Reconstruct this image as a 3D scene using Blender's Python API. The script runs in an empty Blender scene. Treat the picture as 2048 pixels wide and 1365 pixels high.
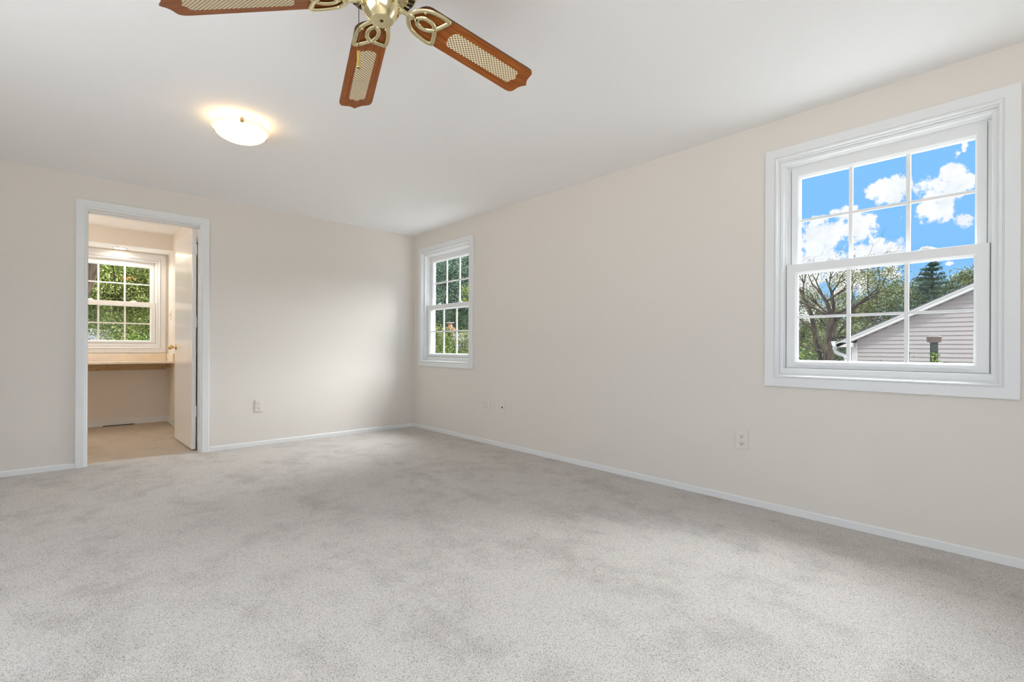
import bpy, bmesh, math, random
import numpy as np
from mathutils import Vector, Matrix

C = bpy.context.scene.collection
SC = bpy.context.scene
PI = math.pi

# ------------------------------------------------------------------ camera
YAW, ROLL = math.radians(42.701), math.radians(0.233)
fwd = Vector((math.sin(YAW), math.cos(YAW), 0))
r0 = Vector((math.cos(YAW), -math.sin(YAW), 0))
u0 = r0.cross(fwd)
rgt = r0 * math.cos(ROLL) + u0 * math.sin(ROLL)
upv = -r0 * math.sin(ROLL) + u0 * math.cos(ROLL)
cd = bpy.data.cameras.new('camera')
cam = bpy.data.objects.new('camera', cd)
C.objects.link(cam)
cam.matrix_world = Matrix(((rgt.x, upv.x, -fwd.x, 0), (rgt.y, upv.y, -fwd.y, 0), (rgt.z, upv.z, -fwd.z, 1.0104), (0, 0, 0, 1)))
cd.sensor_width = 36
cd.lens = 955.64 / 2048 * 36
cd.shift_y = 13.87 / 2048
cd.clip_start = 0.02
cd.clip_end = 300
SC.camera = cam

# ------------------------------------------------------------------ colour management
vs = SC.view_settings
vs.view_transform = 'Standard'
vs.look = 'None'
vs.gamma = 1
vs.use_curve_mapping = False
vs.exposure = 0.12
cy = SC.cycles
cy.use_denoising = True
cy.max_bounces = 14
cy.diffuse_bounces = 8
cy.glossy_bounces = 5
cy.transparent_max_bounces = 24
cy.sample_clamp_indirect = 6.0
cy.caustics_reflective = False
cy.caustics_refractive = False


# ------------------------------------------------------------------ node helpers
class NT:
    def __init__(self, tree):
        self.t = tree
        self.n = tree.nodes
        self.l = tree.links

    def new(self, typ, **kw):
        n = self.n.new(typ)
        for k, v in kw.items():
            setattr(n, k, v)
        return n

    def link(self, a, b):
        self.l.new(a, b)

    def math(self, op, a, b=None, clamp=False):
        n = self.new('ShaderNodeMath', operation=op)
        n.use_clamp = clamp
        for i, v in enumerate((a, b)):
            if v is None:
                continue
            if isinstance(v, (int, float)):
                n.inputs[i].default_value = v
            else:
                self.link(v, n.inputs[i])
        return n.outputs[0]

    def mix(self, fac, a, b, mode='MIX'):
        n = self.new('ShaderNodeMix', data_type='RGBA', blend_type=mode)
        for sock, v in ((n.inputs[0], fac), (n.inputs[6], a), (n.inputs[7], b)):
            if isinstance(v, (int, float)):
                sock.default_value = v
            elif isinstance(v, (tuple, list)):
                sock.default_value = (*v[:3], 1)
            else:
                self.link(v, sock)
        return n.outputs[2]

    def noise(self, vec, scale, detail=3, rough=.55):
        n = self.new('ShaderNodeTexNoise')
        n.inputs['Scale'].default_value = scale
        n.inputs['Detail'].default_value = detail
        n.inputs['Roughness'].default_value = rough
        if vec is not None:
            self.link(vec, n.inputs['Vector'])
        return n.outputs['Fac']

    def smooth(self, v, lo, hi, a=0., b=1.):
        n = self.new('ShaderNodeMapRange', interpolation_type='SMOOTHSTEP')
        self.link(v, n.inputs[0])
        for i, x in zip((1, 2, 3, 4), (lo, hi, a, b)):
            n.inputs[i].default_value = x
        return n.outputs[0]


# ------------------------------------------------------------------ world: blue sky with cumulus, bright overhead
SKY_GAIN = 3.6       # brightness of the high sky compared with the sky near the horizon
w = bpy.data.worlds.new('sky')
SC.world = w
w.use_nodes = True
g = NT(w.node_tree)
g.n.clear()
out = g.new('ShaderNodeOutputWorld')
bg = g.new('ShaderNodeBackground')
tc = g.new('ShaderNodeTexCoord')
d = tc.outputs['Generated']
sep = g.new('ShaderNodeSeparateXYZ')
g.link(d, sep.inputs[0])
el = sep.outputs[2]
base = g.mix(g.smooth(el, -.02, .16), (.44, .73, 1.02), (.235, .55, 1.0))
nz = g.new('ShaderNodeTexNoise')
nz.inputs['Scale'].default_value = 34
nz.inputs['Detail'].default_value = 7
nz.inputs['Roughness'].default_value = .68
g.link(d, nz.inputs['Vector'])
# cloud heaps: (azimuth from +y towards +x in degrees, elevation in degrees, half width, half height)
HEAPS = [(80.8, 14.5, 1.5, 1.2), (81.7, 14.9, .9, 1.1), (84.8, 14.3, 2.0, 1.4), (85.2, 15.3, 1.3, .75), (84.2, 12.2, 1.25, 1.2),
         (86.0, 11.2, .75, .7), (75.5, 11.0, 2.15, 2.0), (77.5, 13.2, 1.2, .75), (78.9, 11.8, 1.4, 1.65), (75.0, 9.2, 2.5, 1.25),
         (80.1, 9.2, 2.0, 1.3), (85.6, 16.7, .3, .6), (86.1, 17.3, .3, .8), (81.8, 11.9, .5, .7), (78.0, 6.8, 2.3, 1.9),
         (81.0, 7.2, 1.1, .9), (74.2, 6.6, 1.7, 2.5), (85.2, 7.6, .45, .35), (75.5, 12.8, .85, .5),
         (72.0, 2.5, 7.0, 3.0), (66.0, 9.0, 5.0, 3.4), (93.0, 11.0, 4.0, 2.2), (38.0, 10.0, 8.0, 6.0), (24.0, 12.0, 7.0, 4.0), (104., 7.0, 6.0, 3.0)]
mask = None
az = g.math('ARCTAN2', sep.outputs[0], sep.outputs[1])
elv = g.math('ARCSINE', el)
for a, e, sa, se in HEAPS:
    ra, re_, wa, we = map(math.radians, (a, e, sa, se))
    da = g.math('DIVIDE', g.math('SUBTRACT', az, ra), wa)
    de = g.math('DIVIDE', g.math('SUBTRACT', elv, re_), we)
    q = g.math('ADD', g.math('MULTIPLY', da, da), g.math('MULTIPLY', de, de))
    f = g.math('SUBTRACT', 1.25 if sa > .7 else .45, q)
    mask = f if mask is None else g.math('MAXIMUM', mask, f)
mask = g.math('MAXIMUM', mask, -1.2)
cl = g.math('ADD', mask, g.math('MULTIPLY', g.math('SUBTRACT', nz.outputs['Fac'], .5), 5.5))
cl = g.smooth(cl, .15, .8)
shade = g.noise(d, 22, 4)
ccol = g.mix(g.smooth(shade, .3, .6), (.84, .88, .95), (1.0, 1.0, 1.0))
low = g.mix(cl, base, ccol)
hi = g.mix(g.smooth(g.noise(d, 2.2, 4), .38, .6), (.55, .78, 1.08), (1.05, 1.03, 1.0))
hin = g.new('ShaderNodeVectorMath', operation='SCALE')
g.link(hi, hin.inputs[0])
hin.inputs['Scale'].default_value = SKY_GAIN
sky = g.mix(g.smooth(el, .32, .6), low, hin.outputs[0])
grd = g.mix(g.smooth(el, -.06, -.01), (.10, .11, .07), sky)
g.link(grd, bg.inputs[0])
bg.inputs[1].default_value = 1.0
g.link(bg.outputs[0], out.inputs[0])
w.cycles.sampling_method = 'MANUAL'
w.cycles.sample_map_resolution = 1024


# ------------------------------------------------------------------ lights
def sun(name, direction, strength, angle, col):
    ld = bpy.data.lights.new(name, 'SUN')
    ld.energy = strength
    ld.angle = math.radians(angle)
    ld.color = col
    o = bpy.data.objects.new(name, ld)
    C.objects.link(o)
    o.rotation_euler = Vector(direction).to_track_quat('-Z', 'Y').to_euler()
    return o


def area(name, loc, direction, sx, sy, power, col, spread=180):
    ld = bpy.data.lights.new(name, 'AREA')
    ld.shape = 'RECTANGLE'
    ld.size, ld.size_y = sx, sy
    ld.energy = power
    ld.color = col
    ld.spread = math.radians(spread)
    o = bpy.data.objects.new(name, ld)
    C.objects.link(o)
    o.location = loc
    o.rotation_euler = Vector(direction).to_track_quat('-Z', 'Y').to_euler()
    return o


def portal(name, loc, direction, sx, sy):
    o = area(name, loc, direction, sx, sy, 1, (1, 1, 1))
    o.data.cycles.is_portal = True
    return o


sun('sun', (.35, .60, -.72), 3.6, 3, (1.0, .95, .88))
# added soft second sun; brightens the room steeply through the right-hand windows
sun('added_east_fill_sun', (-.75, .13, -.56), 20, 58, (.96, .985, 1.01))
# fill lamps added at made-up windows, behind the camera and on the left
area('added_front_fill', (-.15, -1.66, 1.35), (0, 1, 0), 2.6, 1.5, 20, (.89, .96, 1.04))
area('added_left_fill', (-1.76, 1.5, 1.35), (1, 0, 0), 2.6, 1.5, 31, (.89, .96, 1.04))
portal('portal_large_window', (3.41, .583, 1.51), (-1, 0, 0), .95, 1.3)
portal('portal_corner_window', (3.41, 4.683, 1.51), (-1, 0, 0), .95, 1.3)
portal('portal_nook_window', (.384, 8.12, 1.56), (0, -1, 0), .95, 1.2)


# ------------------------------------------------------------------ materials
def mat(name, col, rough=.6, metal=0., spec=.5, coat=0.):
    m = bpy.data.materials.new(name)
    m.use_nodes = True
    b = m.node_tree.nodes['Principled BSDF']
    b.inputs['Base Color'].default_value = (*col, 1)
    b.inputs['Roughness'].default_value = rough
    b.inputs['Metallic'].default_value = metal
    b.inputs['Specular IOR Level'].default_value = spec
    b.inputs['Coat Weight'].default_value = coat
    return m, NT(m.node_tree), b


def bump(g, b, height, strength, dist=.01):
    n = g.new('ShaderNodeBump')
    n.inputs['Strength'].default_value = strength
    n.inputs['Distance'].default_value = dist
    g.link(height, n.inputs['Height'])
    g.link(n.outputs[0], b.inputs['Normal'])


def objco(g):
    return g.new('ShaderNodeTexCoord').outputs['Object']


def paint(name, col, rough, s=160, st=.06, spec=.3):
    m, g, b = mat(name, col, rough, spec=spec)
    o = objco(g)
    bump(g, b, g.noise(o, s, 2), st, .002)
    return m


M = {}
M['wall'] = paint('wall_paint', (.70, .655, .60), .75)
M['nookwall'] = paint('nook_paint', (.76, .715, .65), .7)
M['ceiling'] = paint('ceiling_paint', (.86, .86, .855), .85)
M['trim'] = mat('trim_paint', (.735, .74, .735), .38)[0]
M['vinyl'] = mat('window_vinyl', (.75, .755, .75), .4)[0]
M['door'] = paint('door_enamel', (.80, .785, .76), .2, 9, .05, .55)


def carpet(name, c1, c2, blotch):
    m, g, b = mat(name, c1, .95, spec=.08)
    o = objco(g)
    fine = g.noise(o, 330, 2, .7)
    tuft = g.new('ShaderNodeTexVoronoi')
    tuft.inputs['Scale'].default_value = 240
    g.link(o, tuft.inputs['Vector'])
    sp = g.math('ADD', g.math('MULTIPLY', fine, .8), g.math('MULTIPLY', tuft.outputs['Distance'], .35))
    # brushed patches of pile left by the vacuum cleaner and by feet: more of the dark yarn sides show there
    mp = g.new('ShaderNodeMapping')
    mp.inputs['Scale'].default_value = (1.5, .8, 1)
    mp.inputs['Rotation'].default_value = (0, 0, .5)
    g.link(o, mp.inputs[0])
    n1 = g.noise(mp.outputs[0], 1.9, 4, .6)
    n2 = g.noise(o, 6.5, 3, .6)
    pat = g.math('ADD', g.math('MULTIPLY', n1, .6), g.math('MULTIPLY', n2, .4))
    bl = g.smooth(pat, .44, .68, 0, blotch)
    f_ = g.math('ADD', sp, g.math('MULTIPLY', bl, .34))
    col = g.mix(g.smooth(f_, .50, .82), c1, c2)
    col = g.mix(g.math('MULTIPLY', bl, .35), col, tuple(x * .6 for x in c1))
    g.link(col, b.inputs['Base Color'])
    b.inputs['Sheen Weight'].default_value = .15
    b.inputs['Sheen Roughness'].default_value = .6
    bump(g, b, sp, .9, .012)
    return m


M['carpet'] = carpet('bedroom_carpet', (.88, .825, .77), (.38, .34, .305), .27)
M['nookcarpet_warm'] = carpet('nook_carpet_warm_tint', (.80, .69, .55), (.36, .28, .20), .2)  # bedroom carpet again, the nook's warm light tinted into its colour

m, g, b = mat('polished_brass', (.86, .77, .47), .13, 1.)
o = objco(g)
bump(g, b, g.noise(o, 30, 2), .03, .002)
M['brass'] = m
m, g, b = mat('dark_slot', (.012, .011, .010), .6)
M['dark'] = m
m, g, b = mat('brass_knob', (.80, .56, .26), .22, 1.)
M['knob'] = m

# blade wood: reddish oak, grain running along the blade (local x)
m, g, b = mat('blade_oak', (.30, .10, .025), .42, spec=.3, coat=.05)
o = objco(g)
mp = g.new('ShaderNodeMapping')
mp.inputs['Scale'].default_value = (3, 46, 20)
g.link(o, mp.inputs[0])
gr = g.noise(mp.outputs[0], 2.6, 6, .62)
wv = g.noise(mp.outputs[0], .8, 3)
col = g.mix(g.smooth(gr, .36, .62), (.37, .105, .014), (.20, .048, .006))
col = g.mix(g.smooth(wv, .35, .7, 0, .5), col, (.38, .125, .025))
g.link(col, b.inputs['Base Color'])
bump(g, b, gr, .05, .002)
M['oak'] = m
m, g, b = mat('blade_edge', (.06, .028, .012), .5)
M['oakedge'] = m
# cane: staggered small holes
m, g, b = mat('woven_cane', (.74, .62, .40), .55)
o = objco(g)
sx = g.new('ShaderNodeSeparateXYZ')
g.link(o, sx.inputs[0])
P1, P2 = .0152, .0136
u = g.math('DIVIDE', sx.outputs[0], P1)
v = g.math('DIVIDE', sx.outputs[1], P2)


def hole(uu, vv):
    a = g.math('SUBTRACT', g.math('FRACT', uu), .5)
    c = g.math('SUBTRACT', g.math('FRACT', vv), .5)
    return g.math('ADD', g.math('MULTIPLY', a, a), g.math('MULTIPLY', c, c))


h1 = hole(u, v)
h2 = hole(g.math('ADD', u, .5), g.math('ADD', v, .5))
hm = g.math('MINIMUM', h1, h2)
strand = g.noise(o, 420, 2)
cc = g.mix(g.smooth(strand, .3, .7), (.86, .74, .50), (.72, .59, .37))
g.link(g.mix(g.smooth(hm, .03, .056), (.10, .055, .02), cc), b.inputs['Base Color'])
M['cane'] = m

# glass pane: clear, faint reflection
m = bpy.data.materials.new('window_glass')
m.use_nodes = True
g = NT(m.node_tree)
g.n.clear()
mo = g.new('ShaderNodeOutputMaterial')
tr = g.new('ShaderNodeBsdfTransparent')
tr.inputs[0].default_value = (.965, .975, .97, 1)
gl = g.new('ShaderNodeBsdfGlossy')
gl.inputs['Roughness'].default_value = .02
lw = g.new('ShaderNodeLayerWeight')
lw.inputs[0].default_value = .5
fr5 = g.math('POWER', lw.outputs['Facing'], 5.)
frv = g.math('ADD', g.math('MULTIPLY', fr5, .35), .005)
mx = g.new('ShaderNodeMixShader')
g.link(frv, mx.inputs[0])
g.link(tr.outputs[0], mx.inputs[1])
g.link(gl.outputs[0], mx.inputs[2])
g.link(mx.outputs[0], mo.inputs[0])
M['glass'] = m

M['plate'] = mat('almond_plastic', (.72, .66, .585), .4)[0]
M['plate2'] = mat('painted_plate', (.71, .66, .60), .6)[0]
M['white_plastic'] = mat('white_plastic', (.76, .72, .66), .35)[0]
m, g, b = mat('laminate', (.78, .64, .47), .14, spec=.6)
o = objco(g)
n_ = g.noise(o, 7, 5, .65)
g.link(g.mix(g.smooth(n_, .35, .68), (.74, .64, .53), (.80, .70, .53)), b.inputs['Base Color'])
M['laminate'] = m
m, g, b = mat('raw_pine', (.55, .40, .24), .7)
o = objco(g)
mp = g.new('ShaderNodeMapping')
mp.inputs['Scale'].default_value = (2, 30, 40)
g.link(o, mp.inputs[0])
g.link(g.mix(g.noise(mp.outputs[0], 2, 4), (.62, .46, .28), (.45, .31, .17)), b.inputs['Base Color'])
M['pine'] = m
m, g, b = mat('bronze_grille', (.03, .025, .02), .4, .6)
M['grille'] = m
m, g, b = mat('gap_shade_brown', (.16, .12, .09), .8)  # dark brown stands in for the shade in the door gap
M['gap_shade'] = m


def emit(name, col, s):
    m = bpy.data.materials.new(name)
    m.use_nodes = True
    b = m.node_tree.nodes['Principled BSDF']
    b.inputs['Base Color'].default_value = (.85, .8, .7, 1)
    b.inputs['Emission Color'].default_value = (*col, 1)
    b.inputs['Emission Strength'].default_value = s
    b.inputs['Roughness'].default_value = .25
    return m


M['lampglass'] = emit('lit_alabaster_glass', (1.0, .87, .60), .95)
M['lamprim'] = emit('lit_glass_rim', (1.0, .72, .36), .55)
M['downlight'] = emit('lit_downlight', (1.0, .93, .82), 5.0)

# outside
m, g, b = mat('vinyl_siding', (.33, .295, .275), .6)
o = objco(g)
g.link(g.mix(g.noise(o, 3, 3), (.262, .228, .215), (.238, .206, .194)), b.inputs['Base Color'])
M['siding'] = m
M['fascia'] = mat('painted_fascia', (.36, .335, .32), .5)[0]
M['gutter'] = mat('white_aluminium', (.38, .375, .37), .4)[0]


def shingles(name, c1, c2, sc):
    m, g, b = mat(name, c1, .9)
    o = objco(g)
    bt = g.new('ShaderNodeTexBrick')
    bt.inputs['Scale'].default_value = sc
    bt.inputs['Color1'].default_value = (*c1, 1)
    bt.inputs['Color2'].default_value = (*c2, 1)
    bt.inputs['Mortar'].default_value = (*[x * .45 for x in c1], 1)
    bt.inputs['Mortar Size'].default_value = .012
    g.link(o, bt.inputs['Vector'])
    g.link(g.mix(g.smooth(g.noise(o, 40, 3), .3, .7, 0, .4), bt.outputs[0], c2), b.inputs['Base Color'])
    return m


M['shingle'] = shingles('roof_shingles', (.40, .395, .39), (.48, .475, .47), 2.2)  # lower roof, out of view; paled to bounce light up to the ceiling
M['shingle2'] = shingles('pale_roof_shingles', (.055, .056, .062), (.08, .08, .086), 1.6)
m, g, b = mat('chimney_brick', (.30, .11, .06), .9)
o = objco(g)
bt = g.new('ShaderNodeTexBrick')
bt.inputs['Scale'].default_value = 4
bt.inputs['Color1'].default_value = (.34, .13, .07, 1)
bt.inputs['Color2'].default_value = (.26, .09, .05, 1)
bt.inputs['Mortar'].default_value = (.3, .25, .2, 1)
g.link(o, bt.inputs['Vector'])
g.link(bt.outputs[0], b.inputs['Base Color'])
M['brick'] = m
m, g, b = mat('pipe_green', (.03, .04, .036), .85, spec=.15)
o = objco(g)
g.link(g.mix(g.noise(o, 9, 3), (.013, .019, .017), (.024, .03, .022)), b.inputs['Base Color'])
M['pipe'] = m
M['pipecap'] = mat('pipe_cap_brown', (.06, .043, .036), .7, spec=.2)[0]


def bark(name, c1, c2):
    m, g, b = mat(name, c1, .95, spec=.1)
    o = objco(g)
    mp = g.new('ShaderNodeMapping')
    mp.inputs['Scale'].default_value = (6, 6, 1.4)
    g.link(o, mp.inputs[0])
    n_ = g.noise(mp.outputs[0], 3, 6, .7)
    g.link(g.mix(g.smooth(n_, .35, .65), c1, c2), b.inputs['Base Color'])
    bump(g, b, n_, .7, .05)
    return m


M['bark'] = bark('brown_bark', (.022, .015, .009), (.062, .044, .027))
M['deadbark'] = bark('grey_dead_bark', (.022, .015, .011), (.125, .096, .072))


def leafmat(name, dark, mid, light, tscale=.9):
    m, g, b = mat(name, mid, .7, spec=.15)
    geo = g.new('ShaderNodeNewGeometry')
    o = objco(g)
    ri = geo.outputs['Random Per Island']
    n_ = g.noise(o, tscale, 3)
    f = g.math('ADD', g.math('MULTIPLY', ri, .55), g.math('MULTIPLY', n_, .75))
    c = g.mix(g.smooth(f, .25, .62), dark, mid)
    c = g.mix(g.smooth(f, .66, .98), c, light)
    g.link(c, b.inputs['Base Color'])
    return m


M['leaf_oak'] = leafmat('leaves_oak', (.05, .07, .014), (.13, .16, .035), (.33, .33, .12), 1.2)
M['leaf_far'] = leafmat('leaves_far', (.055, .078, .03), (.10, .12, .045), (.18, .185, .075))
M['leaf_olive'] = leafmat('leaves_olive', (.06, .07, .02), (.115, .13, .042), (.22, .215, .085))
M['leaf_blue'] = leafmat('leaves_bluegreen', (.075, .125, .088), (.135, .20, .14), (.22, .28, .18), .5)
M['leaf_dark'] = leafmat('leaves_dark', (.012, .026, .014), (.028, .05, .022), (.06, .085, .03))
M['leaf_bright'] = leafmat('leaves_bright', (.032, .062, .012), (.065, .105, .02), (.14, .17, .035))
M['leaf_yellow'] = leafmat('leaves_yellowgreen', (.07, .10, .018), (.14, .185, .03), (.25, .28, .06))
M['needle'] = leafmat('conifer_needles', (.022, .042, .030), (.04, .07, .045), (.075, .11, .06))
M['leaf_red'] = mat('orange_leaf', (.42, .15, .03), .6)[0]
m, g, b = mat('bounce_ground', (.06, .085, .03), .95)
o = objco(g)
g.link(g.mix(g.noise(o, 1.5, 5), (.045, .07, .02), (.085, .10, .04)), b.inputs['Base Color'])
g.link(g.mix(g.noise(o, 1.5, 5), (.40, .39, .375), (.33, .325, .30)), b.inputs['Base Color'])  # unseen ground made pale so it throws light up at the ceiling
M['bounce_ground'] = m


# ------------------------------------------------------------------ mesh helpers
def obj(name, bm, m, parent=None, smooth=False, world=None):
    me = bpy.data.meshes.new(name)
    bmesh.ops.recalc_face_normals(bm, faces=bm.faces)
    bm.to_mesh(me)
    bm.free()
    if isinstance(m, (list, tuple)):
        for x in m:
            me.materials.append(x)
    else:
        me.materials.append(m)
    if smooth:
        for p in me.polygons:
            p.use_smooth = True
    o = bpy.data.objects.new(name, me)
    C.objects.link(o)
    if parent is not None:
        o.parent = parent
        if world:                       # mesh was given in world coordinates
            o.location = -Vector(world)
    return o


def autosmooth(o, ang=35):
    me = o.data
    for p in me.polygons:
        p.use_smooth = True
    bm = bmesh.new()
    bm.from_mesh(me)
    for e in bm.edges:
        e.smooth = len(e.link_faces) == 2 and e.calc_face_angle(0) < math.radians(ang)
    bm.to_mesh(me)
    bm.free()
    return o


def empty(name, loc, label=None, cat=None, group=None, kind=None):
    o = bpy.data.objects.new(name, None)
    C.objects.link(o)
    o.location = loc
    o.empty_display_size = .05
    return tag(o, label, cat, group, kind)


def tag(o, label=None, cat=None, group=None, kind=None):
    if label:
        o['label'] = label
    if cat:
        o['category'] = cat
    if group:
        o['group'] = group
    if kind:
        o['kind'] = kind
    return o


def box(bm, x0, x1, y0, y1, z0, z1, bev=0.):
    vs_ = [bm.verts.new((x, y, z)) for x in (x0, x1) for y in (y0, y1) for z in (z0, z1)]
    idx = ((0, 1, 3, 2), (4, 6, 7, 5), (0, 4, 5, 1), (2, 3, 7, 6), (0, 2, 6, 4), (1, 5, 7, 3))
    fs = [bm.faces.new([vs_[i] for i in f]) for f in idx]
    if bev > 0:
        es = list({e for f in fs for e in f.edges})
        bmesh.ops.bevel(bm, geom=es, offset=bev, segments=2, profile=.5, affect='EDGES')
    return bm


def bx(*a, **k):
    return box(bmesh.new(), *a, **k)


def lathe(bm, prof, n=32, ctr=(0, 0, 0), axis='z', closed=False):
    rings = []
    for r, h in prof:
        if r < 1e-6:
            p = {'z': (0, 0, h), 'x': (h, 0, 0), 'y': (0, h, 0)}[axis]
            rings.append([bm.verts.new(Vector(p) + Vector(ctr))])
            continue
        ring = []
        for i in range(n):
            a = 2 * PI * i / n
            c, s = r * math.cos(a), r * math.sin(a)
            p = {'z': (c, s, h), 'x': (h, c, s), 'y': (s, h, c)}[axis]
            ring.append(bm.verts.new(Vector(p) + Vector(ctr)))
        rings.append(ring)
    for A, B in zip(rings, rings[1:]):
        for i in range(n):
            j = (i + 1) % n
            if len(A) == 1 and len(B) == 1:
                break
            if len(A) == 1:
                bm.faces.new((A[0], B[j], B[i]))
            elif len(B) == 1:
                bm.faces.new((A[i], A[j], B[0]))
            else:
                bm.faces.new((A[i], A[j], B[j], B[i]))
    if not closed:
        for R in (rings[0], rings[-1]):
            if len(R) > 2:
                try:
                    bm.faces.new(R)
                except ValueError:
                    pass
    return bm


def tube(bm, pts, rad, n=8, closed=False, flat=1.):
    pts = [Vector(p) for p in pts]
    k = len(pts)
    rads = rad if isinstance(rad, (list, tuple)) else [rad] * k
    rings = []
    up = Vector((0, 0, 1))
    for i, p in enumerate(pts):
        if closed:
            t = pts[(i + 1) % k] - pts[i - 1]
        else:
            t = pts[min(i + 1, k - 1)] - pts[max(i - 1, 0)]
        t.normalize()
        ref = up if abs(t.dot(up)) < .95 else Vector((1, 0, 0))
        a = t.cross(ref).normalized()
        b_ = a.cross(t).normalized()
        rings.append([bm.verts.new(p + a * math.cos(2 * PI * j / n) * rads[i] + b_ * math.sin(2 * PI * j / n) * rads[i] * flat) for j in range(n)])
    m = k if closed else k - 1
    for i in range(m):
        A, B = rings[i], rings[(i + 1) % k]
        for j in range(n):
            bm.faces.new((A[j], A[(j + 1) % n], B[(j + 1) % n], B[j]))
    if not closed:
        bm.faces.new(rings[0])
        bm.faces.new(list(reversed(rings[-1])))
    return bm


def spline(pts, n=6, closed=False):
    P = [Vector(p) for p in pts]
    k = len(P)
    o_ = []
    for i in range(k if closed else k - 1):
        a = P[(i - 1) % k] if (closed or i > 0) else P[0]
        b_, c = P[i], P[(i + 1) % k]
        e = P[(i + 2) % k] if (closed or i + 2 < k) else P[-1]
        for j in range(n):
            t = j / n
            o_.append(.5 * ((2 * b_) + (c - a) * t + (2 * a - 5 * b_ + 4 * c - e) * t * t + (3 * b_ - a - 3 * c + e) * t ** 3))
    if not closed:
        o_.append(P[-1])
    return o_


def prism(bm, poly, z0, z1, top_mat=0, side_mat=0):
    A = [bm.verts.new((x, y, z0)) for x, y in poly]
    B = [bm.verts.new((x, y, z1)) for x, y in poly]
    f1 = bm.faces.new(A)
    f2 = bm.faces.new(B)
    f1.material_index = f2.material_index = top_mat
    n = len(poly)
    for i in range(n):
        f = bm.faces.new((A[i], A[(i + 1) % n], B[(i + 1) % n], B[i]))
        f.material_index = side_mat
    return bm


def ring(bm, Mp, u0, u1, z0, z1, prof):
    """mitred frame: prof = closed loop of (inset or (l, r, b, t) insets, depth)"""
    loops = []
    for ins, dd in prof:
        l, r, b_, t = ins if isinstance(ins, tuple) else (ins,) * 4
        loops.append([bm.verts.new(Mp(*q)) for q in ((u0 + l, dd, z0 + b_), (u1 - r, dd, z0 + b_), (u1 - r, dd, z1 - t), (u0 + l, dd, z1 - t))])
    k = len(loops)
    for i in range(k):
        A, B = loops[i], loops[(i + 1) % k]
        for j in range(4):
            bm.faces.new((A[j], A[(j + 1) % 4], B[(j + 1) % 4], B[j]))
    return bm


def mbox(bm, Mp, u0, u1, d0, d1, z0, z1):
    vs_ = [bm.verts.new(Mp(u, dd, z)) for u in (u0, u1) for dd in (d0, d1) for z in (z0, z1)]
    for f in ((0, 1, 3, 2), (4, 6, 7, 5), (0, 4, 5, 1), (2, 3, 7, 6), (0, 2, 6, 4), (1, 5, 7, 3)):
        bm.faces.new([vs_[i] for i in f])
    return bm


# ------------------------------------------------------------------ room shell
XR, YB, H = 3.2375, 5.364, 2.44
XL, YF = -1.7, -1.6
WT = .17
NX, NY = .967, 7.93            # dressing nook: right wall and far wall
NXL = -1.25
DX0, DX1, DZ = .097, .907, 2.155   # door opening


def wall_with_holes(name, Mp, u0, u1, z0, z1, dep, holes, m, label):
    """holes: (u0,u1,z0,z1) sorted along u"""
    bm = bmesh.new()
    cur = u0
    for a, b_, c, e in sorted(holes):
        if a > cur:
            mbox(bm, Mp, cur, a, 0, dep, z0, z1)
        if c > z0:
            mbox(bm, Mp, a, b_, 0, dep, z0, c)
        if e < z1:
            mbox(bm, Mp, a, b_, 0, dep, e, z1)
        cur = b_
    if cur < u1:
        mbox(bm, Mp, cur, u1, 0, dep, z0, z1)
    o = obj(name, bm, m)
    return tag(o, label, 'wall', kind='structure')


mR = lambda u, dd, z: (XR + dd, u, z)
mB = lambda u, dd, z: (u, YB + dd, z)
mF = lambda u, dd, z: (u, YF - dd, z)
mL = lambda u, dd, z: (XL - dd, u, z)
mN = lambda u, dd, z: (u, NY + dd, z)

WC = (.583, 4.683)             # window centres on the right wall
WZ0, WZ1 = .852, 2.178
wall_with_holes('wall_right', mR, YF - WT, YB + .122, 0, H, WT,
                [(c - .484, c + .484, WZ0, WZ1) for c in WC], M['wall'], 'beige painted wall with two white windows')
wall_with_holes('wall_back', mB, XL - WT, XR, 0, H, .122, [(DX0, DX1, 0, DZ)], M['wall'], 'beige painted wall with the open doorway')
wall_with_holes('wall_front', mF, XL - WT, XR, 0, H, WT, [(-1.45, 1.15, .6, 2.1)], M['wall'], 'beige wall behind the viewer with an added window opening for fill light')
wall_with_holes('wall_left', mL, YF, YB, 0, H, WT, [(.2, 2.8, .6, 2.1)], M['wall'], 'beige wall on the left with an added window opening for fill light')
tag(obj('floor', bx(XL - WT, XR + WT, YF - WT, 5.47, -.2, 0), M['carpet']), 'pale grey beige bedroom carpet with brushed darker patches', 'carpet', kind='structure')
tag(obj('ceiling', bx(XL - WT, XR + WT, YF - WT, YB + .122, H, H + .25), M['ceiling']), 'flat white bedroom ceiling', 'ceiling', kind='structure')

# dressing nook beyond the doorway
tag(obj('floor_nook', bx(NXL - .1, 1.75, 5.47, NY + WT, -.2, 0), M['nookcarpet_warm']), 'carpet of the dressing nook beyond the door, tinted tan for the warm light', 'carpet', kind='structure')
tag(obj('ceiling_nook', bx(NXL - .1, 1.75, YB + .122, NY + WT, H, H + .25), M['ceiling']), 'white ceiling of the dressing nook', 'ceiling', kind='structure')
NC = .384
NZ0, NZ1 = 1.0, 2.162
wall_with_holes('wall_nook_far', mN, NXL, NX + .12, 0, H, WT, [(NC - .484, NC + .484, NZ0, NZ1)], M['nookwall'], 'far wall of the dressing nook with window')
tag(obj('wall_nook_right', box(bx(NX, NX + .12, 6.42, NY, 0, H), NX, NX + .12, YB + .122, 6.42, 2.10, H), M['nookwall']), 'cream right wall of the dressing nook', 'wall', kind='structure')
tag(obj('wall_nook_left', bx(NXL - .1, NXL, YB + .122, NY, 0, H), M['nookwall']), 'left wall of the dressing nook', 'wall', kind='structure')
bm = bmesh.new()  # recess added so that the gap beside the door turns dark
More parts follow.
